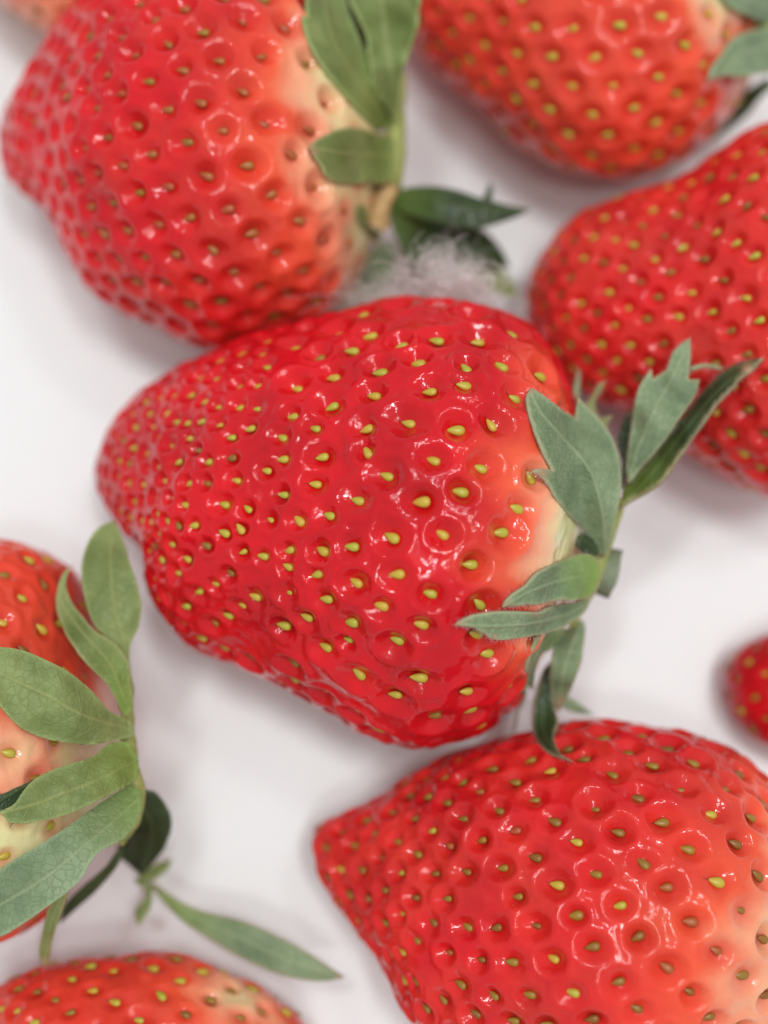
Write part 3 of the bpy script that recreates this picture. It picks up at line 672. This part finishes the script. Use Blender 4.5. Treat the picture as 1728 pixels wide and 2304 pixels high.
# --- left calyx
b = BERRY['left']
b['calyx'] = calyx('left', [(*C5((585, 850)), 17), (*C5((578, 1000)), 17), (*C5((590, 1150)), 17), (*C5((612, 1280)), 16.5), (*C5((596, 1420)), 15), (*C5((550, 1520)), 13)], [0.3, 0.6, 0.7, 0.8, 0.7, 0.3])
H = dict(key='left', fr=C5)
sepal(**H, outline=[(560,800),(545,680),(510,620),(430,540),(385,420),(368,280),(390,180),(440,100),(512,60),(545,120),(580,230),(620,350),(638,450),(625,550),(592,620),(588,720),(605,850),(590,910),(565,900)],
      midrib=[(585,890),(570,680),(510,420),(500,220),(512,65)], z=(17.5,18,19,18.5,17), cup=-0.05, mat=M_leaf_warm, clear=('left',), rs=41)
sepal(**H, outline=[(332,258),(280,310),(256,400),(260,480),(290,560),(340,640),(400,720),(480,800),(530,890),(560,960),(602,920),(592,800),(580,700),(520,620),(430,560),(360,480),(310,400),(303,320)],
      midrib=[(590,930),(500,720),(350,540),(280,420),(328,262)], z=(18.5,20.5,20,18.5,18), tilt=-0.3, mat=M_leaf_warm, yel=0.6, clear=('left',), rs=42, dry=((330,262,12),), gap=1.0)
sepal(**H, outline=[(-70,650),(0,635),(100,650),(200,690),(300,740),(380,800),(440,860),(490,920),(560,955),(600,985),(605,1040),(500,1062),(400,1078),(280,1065),(190,1045),(110,1010),(60,970),(0,900),(-80,800)],
      midrib=[(598,1010),(400,950),(200,850),(-70,720)], z=(18.6,23,25,25), cup=-0.05, mat=M_leaf_warm, clear=('left',), rs=43, gap=1.1)
sepal(**H, outline=[(0,1382),(60,1350),(110,1280),(160,1230),(240,1190),(330,1160),(420,1130),(500,1070),(580,1060),(622,1130),(620,1230),(560,1270),(480,1310),(380,1360),(280,1400),(160,1425),(50,1430)],
      midrib=[(615,1150),(380,1260),(200,1330),(5,1390)], z=(18.6,22.5,23.5,23), cup=-0.10, mat=M_leaf_warm, yel=0.5, clear=('left',), rs=44, gap=0.9)
sepal(**H, outline=[(-60,1340),(0,1308),(150,1238),(112,1290),(62,1352),(0,1385),(-60,1400)], midrib=[(150,1242),(-60,1370)], z=(22,22), mat=M_leaf_dark, clear=('left',), rs=45, gap=0.3)
sepal(**H, outline=[(-90,1700),(0,1640),(60,1600),(180,1530),(300,1450),(400,1380),(500,1310),(590,1255),(645,1290),(632,1390),(575,1490),(440,1570),(370,1680),(310,1740),(200,1820),(100,1890),(0,1945),(-90,1960)],
      midrib=[(635,1310),(420,1500),(200,1680),(-85,1850)], z=(18.2,22,22.5,21), cup=-0.05, mat=M_leaf, yel=0.6, clear=('left',), rs=46, gap=0.8)
sepal(**H, outline=[(260,1735),(312,1725),(290,1800),(260,1890),(232,1980),(225,2030),(207,2082),(190,2082),(175,2020),(185,1950),(205,1860),(230,1790)],
      midrib=[(285,1735),(230,1880),(200,2078)], z=(17,14,11), mat=M_leaf_warm, dry=((200,2078,18),), rs=47)
sepal(**H, outline=[(560,1545),(535,1620),(440,1735),(340,1825),(268,1892),(290,1810),(380,1720),(470,1640),(520,1570)], midrib=[(545,1570),(400,1740),(272,1885)], z=(11,9,7), mat=M_leaf_dark, tilt=0.5, rs=48)
sepal(**H, outline=[(640,1270),(670,1282),(720,1310),(765,1380),(777,1440),(755,1520),(720,1580),(670,1640),(640,1672),(580,1620),(530,1570),(540,1520),(600,1450),(630,1380)], midrib=[(620,1330),(690,1460),(645,1660)], z=(14,10,6), mat=M_leaf_dark, rs=49, cup=-0.05)
sepal(**H, outline=[(640,1665),(700,1620),(782,1592),(760,1640),(710,1680),(668,1695),(660,1720),(692,1705),(690,1750),(680,1820),(625,1898),(612,1830),(660,1760),(640,1720),(608,1700)], midrib=[(640,1680),(690,1660),(778,1596)], z=(6,5,4.5), mat=M_leaf_warm, rs=50)
sepal(**H, outline=[(660,1690),(740,1738),(820,1790),(920,1830),(1050,1860),(1170,1900),(1290,1960),(1400,2020),(1500,2090),(1562,2130),(1480,2147),(1370,2142),(1250,2112),(1130,2062),(1020,2002),(920,1940),(830,1880),(760,1812),(700,1740)],
      midrib=[(670,1700),(850,1840),(1080,1950),(1300,2050),(1558,2132)], z=(5.5,6,7.5,8,7), cup=-0.06, mat=M_leaf, yel=0.8, rs=51, dry=((1558,2130,14),))
# --- upper-right calyx
b = BERRY['upper_right']
b['calyx'] = calyx('upper_right', [(*C8((1240, 60)), 14), (*C8((1250, 200)), 13.5), (*C8((1230, 320)), 12)], [0.8, 1.6, 0.8])
H = dict(key='upper_right', fr=C8)
sepal(**H, outline=[(1030,-90),(1060,0),(1100,32),(1170,72),(1290,125),(1340,40),(1300,-120)], midrib=[(1300,60),(1180,0),(1040,-60)], z=(14.5,20,22), mat=M_leaf, clear=('upper_right',), rs=61, gap=0.8)
sepal(**H, outline=[(1330,120),(1263,128),(1180,140),(1110,170),(1070,230),(1040,270),(1000,330),(984,372),(1050,345),(1130,340),(1200,332),(1280,322),(1340,240)], midrib=[(1320,200),(1150,240),(990,365)], z=(14,18.5,18), mat=M_leaf, clear=('upper_right',), rs=62, gap=0.8)
sepal(**H, outline=[(848,695),(900,660),(960,620),(1030,560),(1090,490),(1150,420),(1200,385),(1270,345),(1290,390),(1230,445),(1170,520),(1080,592),(970,652),(880,705)], midrib=[(1275,365),(1080,540),(855,692)], z=(9,5.5,3), mat=M_leaf_dark, tilt=0.3, rs=63)

# ------------------------------------------------------------------ lint
def fibres(curves, radius, name, label):
    V = []; Q = []
    for P, rad in curves:
        b0 = len(V); n = len(P)
        for i in range(n):
            t = P[min(i+1, n-1)] - P[max(i-1, 0)]; t = t / (np.linalg.norm(t) + 1e-9)
            u = np.cross(t, [0.2, 0.3, 1.0]); u /= np.linalg.norm(u) + 1e-9; w = np.cross(u, t)
            for a in (0, 2.094, 4.189): V.append(P[i] + rad * (u * math.cos(a) + w * math.sin(a)))
        for i in range(n - 1):
            for j in range(3): Q.append((b0+i*3+j, b0+i*3+(j+1) % 3, b0+i*3+3+(j+1) % 3, b0+i*3+3+j))
    V = np.array(V); B = V.mean(0); B[2] = max(V[:, 2].min(), 0)
    me = mesh_np(name, (V - B) * MM, Q)
    o = link(name, me, M_fibre); o.location = B * MM
    o['label'] = label; o['category'] = 'lint'
    return o
cur = []
r = np.random.default_rng(5)
cen = at(*C4((900, 1600)), 12.0)
for k in range(950):
    u = r.random()
    if u < 0.70:   c4 = (r.normal(850, 185), r.normal(1735, 52)); z0 = r.uniform(11, 18)
    elif u < 0.84: c4 = (r.normal(1005, 45), r.normal(1530, 45)); z0 = r.uniform(17, 21)
    else:          c4 = (r.normal(1150, 60), r.normal(1640, 50)); z0 = r.uniform(14, 20)
    p = at(*C4(c4), z0); n = 16; L = r.uniform(1.5, 5.0)
    ang = r.uniform(0, 2 * math.pi) if u >= 0.70 else r.normal(0.05, 0.5) + (math.pi if r.random() < 0.5 else 0)
    kap = r.normal(0, 0.30) if u < 0.70 else r.choice([-1, 1]) * r.uniform(0.6, 1.8)
    el = r.normal(0, 0.2); P = [p]; dk = r.normal(0, 0.03)
    for i in range(n):
        ang += kap * L / n; kap += dk; el += r.normal(0, 0.12)
        P.append(P[-1] + (L / n) * np.array([math.cos(ang), math.sin(ang), math.sin(el) * 0.6]))
    P = np.array(P); P[:, 2] = np.maximum(P[:, 2], 1.0)
    cur.append((P, r.uniform(0.010, 0.024)))
for k in range(60):                                             # loose curls on top
    c4 = (r.normal(1000, 120), r.normal(1610, 75)); p = at(*C4(c4), r.uniform(18, 22)); n = 26
    ang = r.uniform(0, 6.28); kap = r.choice([-1, 1]) * r.uniform(0.5, 2.2); L = r.uniform(2.5, 6.5); P = [p]; dk = r.normal(0, 0.08)
    for i in range(n):
        ang += kap * L / n; kap += dk
        P.append(P[-1] + (L / n) * np.array([math.cos(ang), math.sin(ang), r.normal(0, 0.25)]))
    cur.append((np.array(P), r.uniform(0.022, 0.038)))
for pts in ([(1300,1100,14.5),(1255,1210,15),(1200,1420,15.5),(1160,1530,15)], [(1180,1450,15),(1080,1280,15),(1130,1200,15.5),(1190,1290,15)],
            [(1090,1180,15),(1040,1380,15.5),(1100,1470,15),(1320,1420,14)], [(1180,1460,15),(1260,1520,14.5),(1420,1560,13),(1560,1650,12)],
            [(830,1760,20),(860,1840,22),(850,1960,24)], [(1050,1760,20),(1040,1850,22.5),(1035,1930,24)], [(640,1790,18),(800,1900,22),(1000,1990,24),(1200,2010,25)],
            [(1600,1860,16),(1590,2000,19),(1500,2200,22)], [(700,1450,14),(790,1600,14),(900,1760,19)]):
    cur.append((spline([at(*C4(p[:2]), p[2]) for p in pts], 8, sharp=179), 0.015))
if HAIRS:
    V = []; Q = []
    for P, rad in HAIRS:
        b0 = len(V)
        for i in range(3):
            for a in (0, 2.094, 4.189): V.append(P[i] + rad * (1 - 0.3 * i) * np.array([math.cos(a), math.sin(a) * 0.7, math.sin(a) * 0.7]))
        for i in range(2):
            for j in range(3): Q.append((b0+i*3+j, b0+i*3+(j+1) % 3, b0+i*3+3+(j+1) % 3, b0+i*3+3+j))
    ho = link('sepal_hair', mesh_np('sepal_hair', (np.array(V) - BERRY['hero']['B']) * MM, Q), M_fibre, BERRY['hero']['calyx']); ho['kind'] = 'stuff'
lint = fibres(cur, 0.012, 'lint_tuft', 'wispy tuft of fine white fibres caught between two strawberries and a dark sepal')
